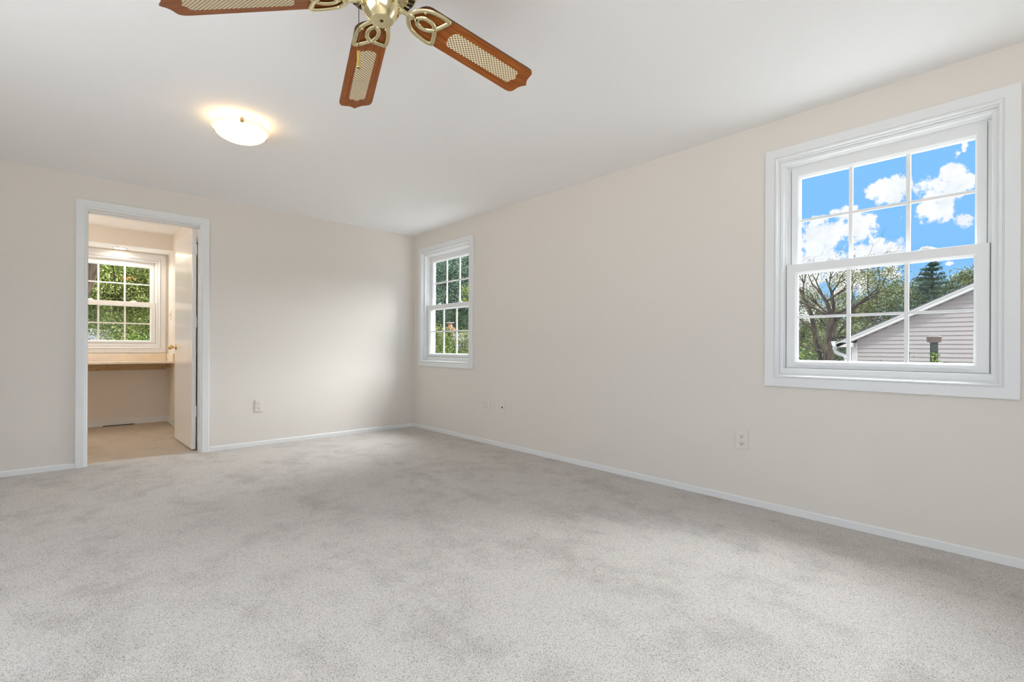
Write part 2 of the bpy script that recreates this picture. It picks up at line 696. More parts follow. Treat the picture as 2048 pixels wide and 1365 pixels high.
box(bm, 1.5, 1.6, YB + .122, 6.5, 0, H)
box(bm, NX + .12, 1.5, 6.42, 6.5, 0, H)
tag(obj('wall_added_recess', bm, M['gap_shade']), 'added recess, coloured dark for the shade behind the open door', 'wall', kind='structure')
bm = bx(NXL, NX, 7.52, NY, 2.248, H)
for f in bm.faces:
    if f.calc_center_median().z < 2.26:
        f.material_index = 1
tag(obj('trim_soffit', bm, [M['nookwall'], M['ceiling']]), 'boxed soffit above the nook window', 'soffit', kind='structure')

# baseboards
BH = .043


def baseprof(bm, Mp, u0, u1, h, t=.012):
    A = [(0, 0), (-t, 0), (-t, h - .006), (-t + .005, h), (0, h)]
    p = [[bm.verts.new(Mp(u, dd, z)) for dd, z in A] for u in (u0, u1)]
    n = len(A)
    for i in range(n):
        bm.faces.new((p[0][i], p[0][(i + 1) % n], p[1][(i + 1) % n], p[1][i]))
    bm.faces.new(p[0])
    bm.faces.new(p[1])
    return bm


def base_obj(name, bm, label):
    return tag(obj(name, bm, M['trim']), label, 'baseboard', kind='structure')


base_obj('baseboard_right', baseprof(bmesh.new(), mR, YF, YB, BH), 'low white baseboard along the window wall')
bm = baseprof(bmesh.new(), mB, XL, .0245, BH)
baseprof(bm, mB, .9775, XR - .012, BH)
base_obj('baseboard_back', bm, 'low white baseboard along the doorway wall')
base_obj('baseboard_left', baseprof(bmesh.new(), mL, YF, YB - .012, BH), 'low white baseboard along the left wall')
base_obj('baseboard_front', baseprof(bmesh.new(), mF, XL + .012, XR - .012, BH), 'low white baseboard behind the viewer')
base_obj('baseboard_nook_far', baseprof(bmesh.new(), mN, NXL, NX - .012, .078), 'white baseboard under the vanity counter')
base_obj('baseboard_nook_right', baseprof(bmesh.new(), lambda u, dd, z: (NX + dd, u, z), 6.42, NY, .078), 'white baseboard on the right nook wall')

# door casing + jamb
bm = bmesh.new()


def door_profile(bm, Mp, x0, x1, zt, prof):
    loops = []
    for ins, dd in prof:
        loops.append([bm.verts.new(Mp(*q)) for q in ((x0 + ins, dd, 0), (x0 + ins, dd, zt - ins), (x1 - ins, dd, zt - ins), (x1 - ins, dd, 0))])
    k = len(loops)
    for i in range(k):
        A, B = loops[i], loops[(i + 1) % k]
        for j in range(3):
            bm.faces.new((A[j], A[j + 1], B[j + 1], B[j]))
    for e in (0, 3):
        bm.faces.new([L[e] for L in loops])


door_profile(bm, mB, .0245, .9775, 2.241, [(0, 0), (0, -.014), (.004, -.018), (.056, -.018), (.06, -.012), (.068, -.012), (.0765, -.008), (.0765, 0)])
door_profile(bm, mB, DX0 - .0005, DX1 + .0005, DZ + .0005, [(0, -.006), (.0045, -.006), (.0045, .122), (0, .122)])
door_profile(bm, mB, DX0 + .003, DX1 - .003, DZ - .003, [(0, .05), (.005, .05), (.005, .082), (0, .082)])
tag(obj('trim_door', bm, M['trim']), 'white casing and jamb around the doorway', 'door casing', kind='structure')

# door leaf, opened into the nook
hx, hy = DX1 - .0135, YB + .130
dr = empty('door_1', (hx, hy, 0), 'plain cream door opened into the dressing nook', 'door', kind='structure')
A_ = math.radians(1.9)
LW = .79
ex, ey = Vector((-math.sin(A_), math.cos(A_), 0)), Vector((-math.cos(A_), -math.sin(A_), 0))


def leaf(a, b_, c, e, z0, z1, bev=0.):
    bm = bx(a, b_, c, e, z0, z1, bev=bev)
    for v_ in bm.verts:
        x, y = v_.co.x, v_.co.y
        q = ex * x + ey * y
        v_.co = Vector((q.x, q.y, v_.co.z))
    return bm


obj('door_panel', leaf(0.004, LW + .035, .0, .034, .015, 2.150, .002), M['door'], dr)
for zc in (.383, 1.25, 1.953):
    bm = leaf(-.001, .006, -.004, .030, zc - .05, zc + .05)
    lathe(bm, [(.006, zc - .052), (.006, zc + .052)], 10, (0, 0, 0))
    obj('hinge', bm, M['trim'], dr)
bm = lathe(bmesh.new(), [(.031, .034), (.031, .038), (.026, .042), (.011, .045), (.010, .060), (.014, .066), (.026, .078), (.028, .090), (.024, .100), (.012, .104), (0, .104)], 20, (0, 0, 0), 'y')
for v_ in bm.verts:
    q = ex * (LW - .03 + v_.co.x) + ey * v_.co.y
    v_.co = Vector((q.x, q.y, v_.co.z + 1.005))
obj('door_knob', bm, M['knob'], dr, smooth=True)


# ------------------------------------------------------------------ double hung windows
def window(name, Mp, uc, zb, zt, zmeet, label, lock_off=.215, casing=True):
    """zb/zt: wall opening; zmeet: top of lower sash"""
    u0, u1 = uc - .484, uc + .484
    root = empty(name, Mp(uc, 0, zb), label, 'window', kind='structure')
    W_ = root.location
    mk = lambda n, bm, m, par=root: obj(n, bm, m, par, world=W_ if par is root else None)
    ci = .071
    bm = ring(bmesh.new(), Mp, u0 - ci, u1 + ci, zb - ci - .003, zt + ci + .003,
              [(0, 0), (0, -.015), (.003, -.018), (.054, -.018), (.056, -.014), (.0585, -.014), (.061, -.021), (.066, -.022), (.070, -.017), (.073, -.008), (.073, 0)])
    mk('casing', bm, M['trim'])
    bm = ring(bmesh.new(), Mp, u0 - .0005, u1 + .0005, zb - .0005, zt + .0005, [(0, -.004), (.006, -.004), (.006, .17), (0, .17)])
    mk('jamb', bm, M['trim'])
    # vinyl frame with steps
    bm = ring(bmesh.new(), Mp, u0 + .006, u1 - .006, zb + .006, zt - .006,
              [(0, .020), ((.018, .018, .030, .016), .020), ((.0205, .0205, .034, .019), .026), ((.0205, .0205, .034, .019), .047), ((.0245, .0245, .036, .022), .047),
               ((.0245, .0245, .036, .022), .094), ((.0375, .0375, .036, .030), .094), ((.0375, .0375, .036, .030), .165), (0, .165)])
    fr_ = mk('frame', bm, M['vinyl'])
    # dark strips standing in for the shade in the gap beside the sash
    for s in (-1, 1):
        g0 = uc + s * .4515
        bm = mbox(bmesh.new(), Mp, min(g0, g0 + s * .002), max(g0, g0 + s * .002), .056, .060, zb + .04, zmeet - .001)
        g0 = uc + s * .4385
        mbox(bm, Mp, min(g0, g0 + s * .002), max(g0, g0 + s * .002), .101, .104, zmeet, zt - .05)
        mk('gap_shade_strip', bm, M['dark'])
    # lower sash
    L0, L1 = uc - .4505, uc + .4505
    zl0 = zb + .043
    stl = .0585
    bt_, tp_ = .047, .061
    I = lambda f: (stl * f, stl * f, bt_ * f, tp_ * f)
    sash = mk('lower_sash', ring(bmesh.new(), Mp, L0, L1, zl0, zmeet,
                                 [(0, .052), (.002, .050), (I(.80), .050), (I(.84), .053), (I(1.), .068), (I(1.), .092), (0, .092)]), M['vinyl'])
    gl0, gl1, gb, gt = L0 + stl, L1 - stl, zl0 + bt_, zmeet - tp_
    mk2 = lambda n, bm, m, par: obj(n, bm, m, par)
    mk2('pane', mbox(bmesh.new(), Mp, gl0 - .004, gl1 + .004, .080, .081, gb - .004, gt + .004), M['glass'], sash)
    mu = .0095
    bm = bmesh.new()
    for k in (-1, 1):
        mbox(bm, Mp, uc + k * .131 - mu, uc + k * .131 + mu, .074, .088, gb, gt)
    zm = (gb + gt) / 2
    mbox(bm, Mp, gl0, gl1, .0735, .0885, zm - mu * .8, zm + mu * .8)
    mk2('muntin_grid', bm, M['vinyl'], sash)
    mk2('lift_rail', mbox(bmesh.new(), Mp, uc - .395, uc + .395, .038, .052, gb - .030, gb - .022), M['vinyl'], sash)
    # upper sash
    zu0, zu1 = zmeet - .050, zt - .030
    tpu = .070
    J = lambda f: (stl * f * .97, stl * f * .97, .052 * f, tpu * f)
    L0, L1 = L0 + .0125, L1 - .0125
    stl -= .0125
    us = mk('upper_sash', ring(bmesh.new(), Mp, L0, L1, zu0, zu1,
                               [(0, .098), (.002, .096), (J(.80), .096), (J(.84), .099), (J(1.), .112), (J(1.), .138), (0, .138)]), M['vinyl'])
    ug0, ug1, ub, ut = L0 + stl * .97, L1 - stl * .97, zu0 + .052, zu1 - tpu
    mk2('pane', mbox(bmesh.new(), Mp, ug0 - .004, ug1 + .004, .124, .125, ub - .004, ut + .004), M['glass'], us)
    bm = bmesh.new()
    for k in (-1, 1):
        mbox(bm, Mp, uc + k * .131 - mu, uc + k * .131 + mu, .118, .132, ub, ut)
    zm = (ub + ut) / 2 + .006
    mbox(bm, Mp, ug0, ug1, .1175, .1325, zm - mu * .8, zm + mu * .8)
    mk2('muntin_grid', bm, M['vinyl'], us)
    # sash locks on the meeting rail
    for k in (-1, 1):
        c = uc + k * lock_off
        bm = bmesh.new()
        for cu, hu, hd, za, zb2 in ((0, .040, .017, 0, .007), (.002, .026, .013, .006, .014), (.010, .016, .008, .012, .019)):
            pv = []
            for t in np.linspace(0, 2 * PI, 20, endpoint=False):
                for zz, q in ((za, 1.), (zb2 - .002, .95), (zb2, .75)):
                    pv.append(bm.verts.new(Mp(c + cu + hu * q * math.cos(t), .072 + hd * q * math.sin(t), zmeet + zz)))
            bmesh.ops.convex_hull(bm, input=pv)
        mk2('sash_lock', bm, M['vinyl'], sash)
    return root


window('window_1', mR, WC[0], WZ0, WZ1, 1.535, 'large white sash window with blue sky and gabled house outside')
window('window_2', mR, WC[1], WZ0, WZ1, 1.535, 'white sash window next to the room corner')
window('window_3', mN, NC, NZ0, NZ1, 1.596, 'white sash window above the vanity counter in the nook')


# wide plain windows, unseen, added around the fill lamps
def added_window(name, Mp, u0, u1, z0, z1, label):
    root = empty(name, Mp((u0 + u1) / 2, 0, z0), label, 'window', kind='structure')
    bm = ring(bmesh.new(), Mp, u0 - .07, u1 + .07, z0 - .07, z1 + .07, [(0, 0), (0, -.018), (.072, -.018), (.072, 0)])
    obj('casing', bm, M['trim'], root, world=root.location)
    bm = ring(bmesh.new(), Mp, u0, u1, z0, z1, [(0, 0), (.05, 0.02), (.05, .05), (0, .05)])
    obj('frame', bm, M['vinyl'], root, world=root.location)


added_window('added_window_front', mF, -1.45, 1.15, .6, 2.1, 'wide window added for fill light in the wall behind the viewer')
added_window('added_window_left', mL, .2, 2.8, .6, 2.1, 'wide window added for fill light in the left wall')


# ------------------------------------------------------------------ wall plates
def plate(Mp, u0, u1, z0, z1, th=.0075, bev=.004):
    bm = mbox(bmesh.new(), Mp, u0, u1, -th, .003, z0, z1)
    bmesh.ops.recalc_face_normals(bm, faces=bm.faces)
    bmesh.ops.bevel(bm, geom=list(bm.edges), offset=bev, segments=2, profile=.6, affect='EDGES')
    return bm


def duplex(name, Mp, uc, zc, m, label, group=None):
    root = empty(name, Mp(uc, 0, zc), label, 'outlet')
    W_ = root.location
    w2, h2 = .041, .062
    obj('cover_plate', plate(Mp, uc - w2, uc + w2, zc - h2, zc + h2), m, root, world=W_)
    for s in (-1, 1):
        z = zc + s * .0235
        bm = bmesh.new()
        poly = [(.0165 * math.cos(t) * 1.05, max(-.0135, min(.0135, .0175 * math.sin(t)))) for t in np.linspace(0, 2 * PI, 24, endpoint=False)]
        A = [bm.verts.new(Mp(uc + a, -.0074, z + b_)) for a, b_ in poly]
        B = [bm.verts.new(Mp(uc + a, -.0105, z + b_)) for a, b_ in poly]
        bm.faces.new(A)
        bm.faces.new(B)
        for i in range(24):
            bm.faces.new((A[i], A[(i + 1) % 24], B[(i + 1) % 24], B[i]))
        rc = obj('receptacle', bm, M['white_plastic'] if m is M['plate'] else m, root, world=W_)
        bm = bmesh.new()
        for k, hh in ((-1, .0048), (1, .0038)):
            mbox(bm, Mp, uc + k * .0075 - .0016, uc + k * .0075 + .0016, -.0112, -.010, z + .002 - hh, z + .002 + hh)
        c = Mp(uc, -.0112, z - .0085)
        mbox(bm, Mp, uc - .003, uc + .003, -.0112, -.010, z - .0115, z - .0055)
        obj('slots', bm, M['dark'], rc)
    bm = mbox(bmesh.new(), Mp, uc - .003, uc + .003, -.009, -.0074, zc - .003, zc + .003)
    obj('screw', bm, M['white_plastic'], root, world=W_)
    return root


duplex('electrical_outlet', mB, 1.420, .407, M['plate'], 'off-white electrical outlet low on the doorway wall')
duplex('electrical_outlet', mR, 1.279, .414, M['plate2'], 'wall-coloured electrical outlet below left of the large window')
root = empty('wall_jack_plate', mR(3.898, 0, .400), 'squarish painted jack plate with a grid of ports near the corner window', 'wall plate')
obj('cover_plate', plate(mR, 3.898 - .055, 3.898 + .055, .346, .454, .007), M['plate2'], root, world=root.location)
M['port'] = mat('port_shade', (.56, .51, .45), .7)[0]
for i in (-1, 1):
    for k in (-1, 0, 1):
        bm = mbox(bmesh.new(), mR, 3.898 + .012 + i * .021 - .010, 3.898 + .012 + i * .021 + .010, -.0078, -.0068, .408 + k * .025 - .006, .408 + k * .025 + .006)
        obj('port', bm, M['port'], root, world=root.location)
root = empty('cable_plate', mR(3.64, 0, .404), 'tall blank painted plate with one dark cable socket', 'wall plate')
obj('cover_plate', plate(mR, 3.64 - .042, 3.64 + .042, .342, .466, .011), M['plate2'], root, world=root.location)
c = mR(3.64, -.0145, .404)
obj('cable_socket', lathe(bmesh.new(), [(.0085, .006), (.0085, 0), (.0, 0)], 14, c, 'x'), M['dark'], root, world=root.location)

# nook light switch
mNR = lambda u, dd, z: (NX + dd, u, z)
root = empty('light_switch', mNR(7.68, 0, 1.426), 'small cream light switch on the nook wall beside the window', 'light switch')
obj('cover_plate', plate(mNR, 7.64, 7.72, 1.364, 1.488, .007), M['white_plastic'], root, world=root.location)
obj('toggle', mbox(bmesh.new(), mNR, 7.675, 7.685, -.018, -.006, 1.418, 1.440), M['white_plastic'], root, world=root.location)

# ------------------------------------------------------------------ vanity counter in the nook
vc = empty('vanity_counter', (.0, 7.6, .79), 'tan laminate vanity counter under the nook window', 'counter')
W_ = vc.location
CZ = .822
CY0 = 7.36
obj('countertop', bx(NXL, NX - .001, CY0, NY - .001, CZ - .024, CZ, bev=.003), M['laminate'], vc, world=W_)
obj('backsplash', bx(NXL, NX - .021, NY - .02, NY - .001, CZ, .921, bev=.002), M['laminate'], vc, world=W_)
obj('side_splash', bx(NX - .02, NX - .001, CY0 + .02, NY - .001, CZ, .921, bev=.002), M['laminate'], vc, world=W_)
cl_ = obj('support_cleat', bx(NXL, NX - .025, NY - .028, NY - .001, .702, CZ - .024), M['pine'], vc, world=W_)
obj('side_cleat', bx(NX - .026, NX - .001, CY0 + .05, NY - .03, .735, CZ - .024), M['pine'], vc, world=W_)
for (px_, pz_) in ((.335, .772), (.335, .757), (.76, .748), (.825, .776), (.825, .752), (.56, .745), (.90, .742), (.24, .715), (.26, .716)):
    obj('screw_hole', lathe(bmesh.new(), [(.0045, -.0015), (.0045, .003)], 8, (px_, NY - .028, pz_), 'y'), M['dark'], cl_)

# floor register
root = empty('floor_register', (.45, 7.885, 0), 'dark slotted floor register below the vanity counter', 'floor vent')
W_ = root.location
bm = ring(bmesh.new(), lambda u, dd, z: (u, z, dd), .293, .607, 7.855, 7.915, [(0, .001), (0, .004), (.006, .006), (.008, .006), (.008, .001)])
box(bm, .447, .453, 7.858, 7.912, .001, .006)
obj('rim', bm, M['grille'], root, world=W_)
bm = bmesh.new()
box(bm, .300, .600, 7.862, 7.908, .001, .002)
for i in range(24):
    x = .304 + i * .0127
    box(bm, x, x + .003, 7.862, 7.908, .002, .005)
obj('grille', bm, M['dark'], root, world=W_)

# recessed light in the soffit
root = empty('recessed_light', (.448, 7.775, 2.248), 'lit round recessed light in the soffit above the nook window', 'recessed light')
W_ = root.location
obj('trim_ring', lathe(bmesh.new(), [(.062, 2.2485), (.078, 2.2475), (.078, 2.2435), (.064, 2.241), (.058, 2.244), (.058, 2.2485)], 32, (.448, 7.775, 0), closed=True), M['trim'], root, smooth=True, world=W_)
obj('lens', lathe(bmesh.new(), [(0, 2.2445), (.058, 2.2445)], 24, (.448, 7.775, 0)), M['downlight'], root, world=W_)


def spot(name, loc, power, col, ang, r, blend=.4):
    ld = bpy.data.lights.new(name, 'SPOT')
    ld.energy, ld.color, ld.spot_size, ld.spot_blend, ld.shadow_soft_size = power, col, math.radians(ang), blend, r
    o = bpy.data.objects.new(name, ld)
    C.objects.link(o)
    o.location = loc
    return o


def point(name, loc, power, col, r):
    ld = bpy.data.lights.new(name, 'POINT')
    ld.energy, ld.color, ld.shadow_soft_size = power, col, r
    o = bpy.data.objects.new(name, ld)
    C.objects.link(o)
    o.location = loc
    return o


WARM = (1.0, .87, .76)
spot('recessed_light_beam', (.448, 7.775, 2.228), 17, (1.0, .90, .80), 165, .05)
point('nook_fill_lamp', (-.75, 6.45, 1.95), 21, WARM, .09)  # added unseen lamp that brightens the door and the nook

# ------------------------------------------------------------------ flush ceiling light
LX, LY = .787, 3.395
root = empty('ceiling_light', (LX, LY, H), 'lit flush ceiling light with white glass bowl and brass clips', 'ceiling light')
W_ = root.location
RB = .160
zr = 2.388
prof = [(RB, zr + .004), (RB + .003, zr), (RB - .002, zr - .004)]
inner = []
for i in range(1, 13):
    t = i / 12 * PI / 2
    inner.append(((RB - .010) * math.cos(t), zr - .006 - .072 * math.sin(t)))
obj('glass_rim', lathe(bmesh.new(), [(RB - .02, zr + .004), (RB, zr + .005), (RB + .004, zr), (RB, zr - .004), (RB - .012, zr - .006)], 64, (LX, LY, 0), closed=True), M['lamprim'], root, smooth=True, world=W_)
obj('glass_bowl', lathe(bmesh.new(), [(RB - .010, zr - .004)] + inner, 64, (LX, LY, 0), closed=True), M['lampglass'], root, smooth=True, world=W_)
obj('ceiling_pan', lathe(bmesh.new(), [(0, H - .012), (.10, H - .012), (.108, H - .008), (.11, H)], 40, (LX, LY, 0)), M['trim'], root, smooth=True, world=W_)
for a in (-101, 19, 137):
    a = math.radians(a)
    e1 = Vector((math.cos(a), math.sin(a), 0))
    e2 = Vector((-math.sin(a), math.cos(a), 0))
    bm = bmesh.new()
    P_ = [(RB - .014, zr + .012), (RB + .004, zr + .014), (RB + .008, zr + .006), (RB + .008, zr - .006), (RB - .008, zr - .012)]
    for (ra, za), (rb, zb_) in zip(P_, P_[1:]):
        vs_ = []
        for rr_, zz in ((ra, za), (rb, zb_)):
            for s in (-1, 1):
                for off in (0, .003):
                    vs_.append(bm.verts.new(Vector((LX, LY, 0)) + e1 * (rr_ + off) + e2 * s * .009 + Vector((0, 0, zz - off))))
        bmesh.ops.convex_hull(bm, input=vs_)
    obj('clip', bm, M['knob'], root, world=W_)
point('ceiling_light_bulb', (LX, LY, 2.408), 2.0, (1.0, .62, .30), .05)

# ------------------------------------------------------------------ ceiling fan
FX, FY, FZ = .769, 1.4986, 2.2075
fan = empty('ceiling_fan', (FX, FY, H), 'brass ceiling fan with oak and cane blades', 'ceiling fan')
TX, TY = .0444, -.0114
nrm = Vector((-TX, -TY, 1)).normalized()
ax_ = Vector((1, 0, TX)).normalized()
ay_ = nrm.cross(ax_)
HUB = Matrix(((ax_.x, ay_.x, nrm.x, 0), (ax_.y, ay_.y, nrm.y, 0), (ax_.z, ay_.z, nrm.z, FZ - H), (0, 0, 0, 1)))   # hub frame relative to the fan root


def fpart(name, bm, m, mx=HUB, par=fan, smooth=True, ang=35):
    o = obj(name, bm, m, par)
    if smooth:
        autosmooth(o, ang)
    o.matrix_basis = mx
    return o


fpart('ceiling_canopy', lathe(bmesh.new(), [(.0, 0), (.078, -.001), (.080, -.012), (.074, -.035), (.055, -.05), (.03, -.055), (0, -.055)], 40), M['brass'], Matrix.Identity(4))
fpart('downrod', lathe(bmesh.new(), [(.018, .10), (.018, .20)], 20), M['brass'])
fpart('motor_housing', lathe(bmesh.new(), [(.02, .155), (.06, .150), (.098, .140), (.122, .122), (.131, .098), (.131, .062), (.136, .055), (.136, .040), (.131, .032), (.128, .016), (.118, .006), (.095, .004), (.09, .000), (.055, -.001), (0, -.001)], 56), M['brass'])
bm = bmesh.new()
for i in range(30):
    a = 2 * PI * (i + .5) / 30
    c_, s_ = math.cos(a), math.sin(a)
    vs_ = []
    for r_, hw in ((.096, .0035), (.116, .0045)):
        for s in (-1, 1):
            zz = .0048 if r_ < .1 else .0062
            for dz in (-.0022, .001):
                vs_.append(bm.verts.new((r_ * c_ - s * hw * s_, r_ * s_ + s * hw * c_, zz + dz)))
    bmesh.ops.convex_hull(bm, input=vs_)
fpart('vent_slots', bm, M['dark'], smooth=False)
fpart('blade_hub', lathe(bmesh.new(), [(.03, .0), (.078, -.001), (.080, -.006), (.078, -.012), (.05, -.013), (0, -.013)], 40), M['brass'])
cap = fpart('switch_housing', lathe(bmesh.new(), [(.045, -.010), (.058, -.014), (.0635, -.022), (.0655, -.034), (.064, -.048), (.058, -.062), (.048, -.076), (.040, -.0845), (.0385, -.0865), (0, -.0865)], 48), M['brass'], ang=28)
o = obj('cap_screw', lathe(bmesh.new(), [(.0062, -.086), (.0062, -.0875), (.004, -.0880), (0, -.0880)], 14), mat('dark_screw', (.12, .05, .02), .4, .8)[0], cap)
o = obj('chain_port', lathe(bmesh.new(), [(.0045, -.064), (.0045, -.072), (0, -.072)], 10), M['dark'], cap)
o.matrix_basis = Matrix.Translation((-.047, .032, .030))

# blade outline in (r, w)
HWr, HWt = .0655, .0745
ol = []
for i in range(0, 13):
    t = PI / 2 + PI * i / 12
    ol.append((.168 + .044 * math.cos(t), HWr * math.sin(t) if abs(math.sin(t)) < .98 else HWr * math.copysign(1, math.sin(t))))
tipc = [(.640, -HWt), (.655, -.0735), (.666, -.069), (.673, -.061), (.676, -.050), (.677, -.040), (.680, -.028), (.686, -.016), (.694, -.007), (.700, 0)]
ol += tipc + [(r_, -w_) for r_, w_ in reversed(tipc[:-1])]
bm = prism(bmesh.new(), ol, -.003, .003, 0, 1)
blade_me = bm
# cane panel
cp = []
for i in range(0, 9):
    t = PI / 2 + PI * i / 8
    cp.append((.306 + .022 * math.cos(t), .036 * math.sin(t)))
ct = [(.606, -.036), (.616, -.034), (.620, -.028), (.622, -.016), (.629, -.006), (.632, 0)]
cp += ct + [(r_, -w_) for r_, w_ in reversed(ct[:-1])]
bmc = prism(bmesh.new(), cp, -.0042, -.0028)
# blade arm ornament
bma = bmesh.new()


def petal(s):
    pts = [(.112, .004), (.120, .020), (.136, .040), (.160, .054), (.190, .061), (.220, .063), (.240, .060), (.243, .055), (.236, .036), (.226, .014), (.212, -.008),
           (.194, -.019), (.174, -.021), (.156, -.016), (.144, -.004), (.140, .006)]
    return spline([(r_, s * w_, -.0085) for r_, w_ in pts], 4)


for s in (-1, 1):
    tube(bma, petal(s), .0086, 10, flat=.55)
tube(bma, spline([(.058, 0, -.006), (.085, 0, -.010), (.105, 0, -.0105), (.125, 0, -.0088)], 4), [.0105] * 5 + [.0085] * 4 + [.0075] * 4, 10)
lathe(bma, [(0, -.0165), (.009, -.016), (.0125, -.013), (.0125, -.004), (0, -.003)], 16, (.118, 0, 0))
for r_, w_ in ((.150, .043), (.150, -.043), (.214, 0)):
    lathe(bma, [(0, -.0155), (.0035, -.0148), (.005, -.0125), (.005, -.004)], 12, (r_, w_, 0))

PITCH, DROOP, T0 = math.radians(-11.3), math.atan(.0997), .0126


def blade_matrix(k):
    a = T0 + math.radians(72) * k
    er = Vector((math.cos(a), math.sin(a), 0))
    et = Vector((-math.sin(a), math.cos(a), 0))
    z = Vector((0, 0, 1))
    e1 = (er * math.cos(DROOP) - z * math.sin(DROOP))
    up_ = e1.cross(et)
    e2 = et * math.cos(PITCH) + up_ * math.sin(PITCH)
    e3 = e1.cross(e2)
    return HUB @ Matrix(((e1.x, e2.x, e3.x, 0), (e1.y, e2.y, e3.y, 0), (e1.z, e2.z, e3.z, 0), (0, 0, 0, 1)))


b0 = obj('fan_blade', blade_me, [M['oak'], M['oakedge']], fan)
b0.matrix_basis = blade_matrix(0)
c0 = obj('cane_panel', bmc, M['cane'], b0)
a0 = autosmooth(obj('blade_arm', bma, M['brass'], fan), 50)
a0.matrix_basis = blade_matrix(0)
for k in range(1, 5):
    b1 = b0.copy()
    C.objects.link(b1)
    b1.matrix_basis = blade_matrix(k)
    c1 = c0.copy()
    C.objects.link(c1)
    c1.parent = b1
    a1 = a0.copy()
    C.objects.link(a1)
    a1.matrix_basis = blade_matrix(k)

# pull chain hangs straight down
off = rgt * -.0725 + fwd * -.004
px_, py_ = off.x, off.y
bm = bmesh.new()
z_ = 2.183 - H
tube(bm, [(px_, py_, z_), (px_, py_, 2.016 - H)], .0011, 6)
for i in range(40):
    zz = z_ - .002 - i * .0042
    if zz < 2.018 - H:
        break
    lathe(bm, [(0, zz - .0015), (.0019, zz), (0, zz + .0015)], 6, (px_, py_, 0))
M['chain'] = mat('chain_bronze', (.10, .09, .06), .35, .8)[0]
ch = obj('pull_chain', bm, M['chain'], fan)
bm = lathe(bmesh.new(), [(.0015, 2.018 - H), (.0048, 2.016 - H), (.0062, 2.010 - H), (.0056, 1.985 - H), (.0056, 1.965 - H), (.0066, 1.961 - H), (.0066, 1.958 - H), (0, 1.958 - H)], 14, (px_, py_, 0))
obj('pull_weight', bm, mat('pull_brass', (.75, .58, .16), .25, 1.)[0], ch, smooth=True)
obj('weight_hole', lathe(bmesh.new(), [(.0035, 1.9585 - H), (.0035, 1.9575 - H), (0, 1.9575 - H)], 10, (px_, py_, 0)), M['dark'], ch)


# ================================================================== outside
GZ = -2.8
tag(obj('ground', bx(-40, 70, -45, 70, GZ - .3, GZ), M['bounce_ground']), 'unseen ground far below the windows, made pale to bounce light up', 'ground', kind='structure')

# shallow lower roof outside the large window
bm = bmesh.new()
vs_ = [(3.42, -4., .74), (8.2, -4., .10), (8.2, 4., .10), (3.42, 4., .74)]
A = [bm.verts.new(q) for q in vs_]
B = [bm.verts.new((q[0], q[1], q[2] - .15)) for q in vs_]
bm.faces.new(A)
bm.faces.new(B)
for i in range(4):
    bm.faces.new((A[i], A[(i + 1) % 4], B[(i + 1) % 4], B[i]))
tag(obj('lower_roof', bm, M['shingle']), 'shingled lower roof below the large window', 'roof', kind='structure')
bm = bx(3.42, 8.0, -3.8, 3.8, GZ, -.10)
tag(obj('lower_wing', bm, M['siding']), 'sided ground floor wing under the lower roof', 'building', kind='structure')

# roof vent pipe
root = empty('vent_pipe', (5.5, .563, .44), 'dark green roof vent pipe with a ribbed brown cap', 'vent pipe')
W_ = root.location
obj('pipe', lathe(bmesh.new(), [(.029, .40), (.027, 1.085)], 20, (5.5, .563, 0)), M['pipe'], root, smooth=False, world=W_)
autosmooth(root.children[0], 40)
pr_ = [(.030, 1.072), (.044, 1.074), (.049, 1.080), (.049, 1.088), (.045, 1.091), (.050, 1.095), (.050, 1.103), (.046, 1.106), (.052, 1.110), (.052, 1.119), (.047, 1.125), (.03, 1.129), (0, 1.130)]
obj('ribbed_cap', lathe(bmesh.new(), pr_, 24, (5.5, .563, 0)), M['pipecap'], root, smooth=True, world=W_)


# ---- foliage
def leaves_obj(name, pts, size, m, parent, seed, W_=None, up_bias=.3, aspect=.55):
    """one mesh of folded leaves at the given points"""
    rs = np.random.RandomState(seed)
    n = len(pts)
    d1 = rs.normal(size=(n, 3))
    d1 /= np.linalg.norm(d1, axis=1)[:, None]
    nn = rs.normal(size=(n, 3))
    nn[:, 2] += up_bias * 3
    d2 = np.cross(nn, d1)
    d2 /= np.linalg.norm(d2, axis=1)[:, None] + 1e-9
    nrm_ = np.cross(d1, d2)
    s = size * rs.uniform(.6, 1.3, size=(n, 1))
    P = pts - (0 if W_ is None else np.array(W_))
    v = np.empty((n, 4, 3))
    v[:, 0] = P - d1 * s * .5
    v[:, 1] = P + d2 * s * aspect * .5 + nrm_ * s * .10
    v[:, 2] = P + d1 * s * .5
    v[:, 3] = P - d2 * s * aspect * .5 + nrm_ * s * .10
    me = bpy.data.meshes.new(name)
    me.vertices.add(n * 4)
    me.vertices.foreach_set('co', v.reshape(-1))
    me.loops.add(n * 4)
    me.loops.foreach_set('vertex_index', np.arange(n * 4, dtype=np.int32))
    me.polygons.add(n)
    me.polygons.foreach_set('loop_start', np.arange(0, n * 4, 4, dtype=np.int32))
    me.polygons.foreach_set('loop_total', np.full(n, 4, dtype=np.int32))
    me.update(calc_edges=True)
    me.materials.append(m)
    o = bpy.data.objects.new(name, me)
    C.objects.link(o)
    if parent is not None:
        o.parent = parent
    return o


def cluster_points(seed, c, rad, n, ncl, spread, shell=.55):
    rs = np.random.RandomState(seed)
    d = rs.normal(size=(ncl, 3))
    d /= np.linalg.norm(d, axis=1)[:, None]
    rr = rs.uniform(shell, 1., size=(ncl, 1)) ** .7
    ctr = np.array(c) + d * rr * np.array(rad)
    k = rs.randint(0, ncl, size=n)
    sp = spread * rs.uniform(.5, 1.2, size=(ncl, 1))
    return ctr[k] + rs.normal(size=(n, 3)) * sp[k] * np.array([1, 1, .75])


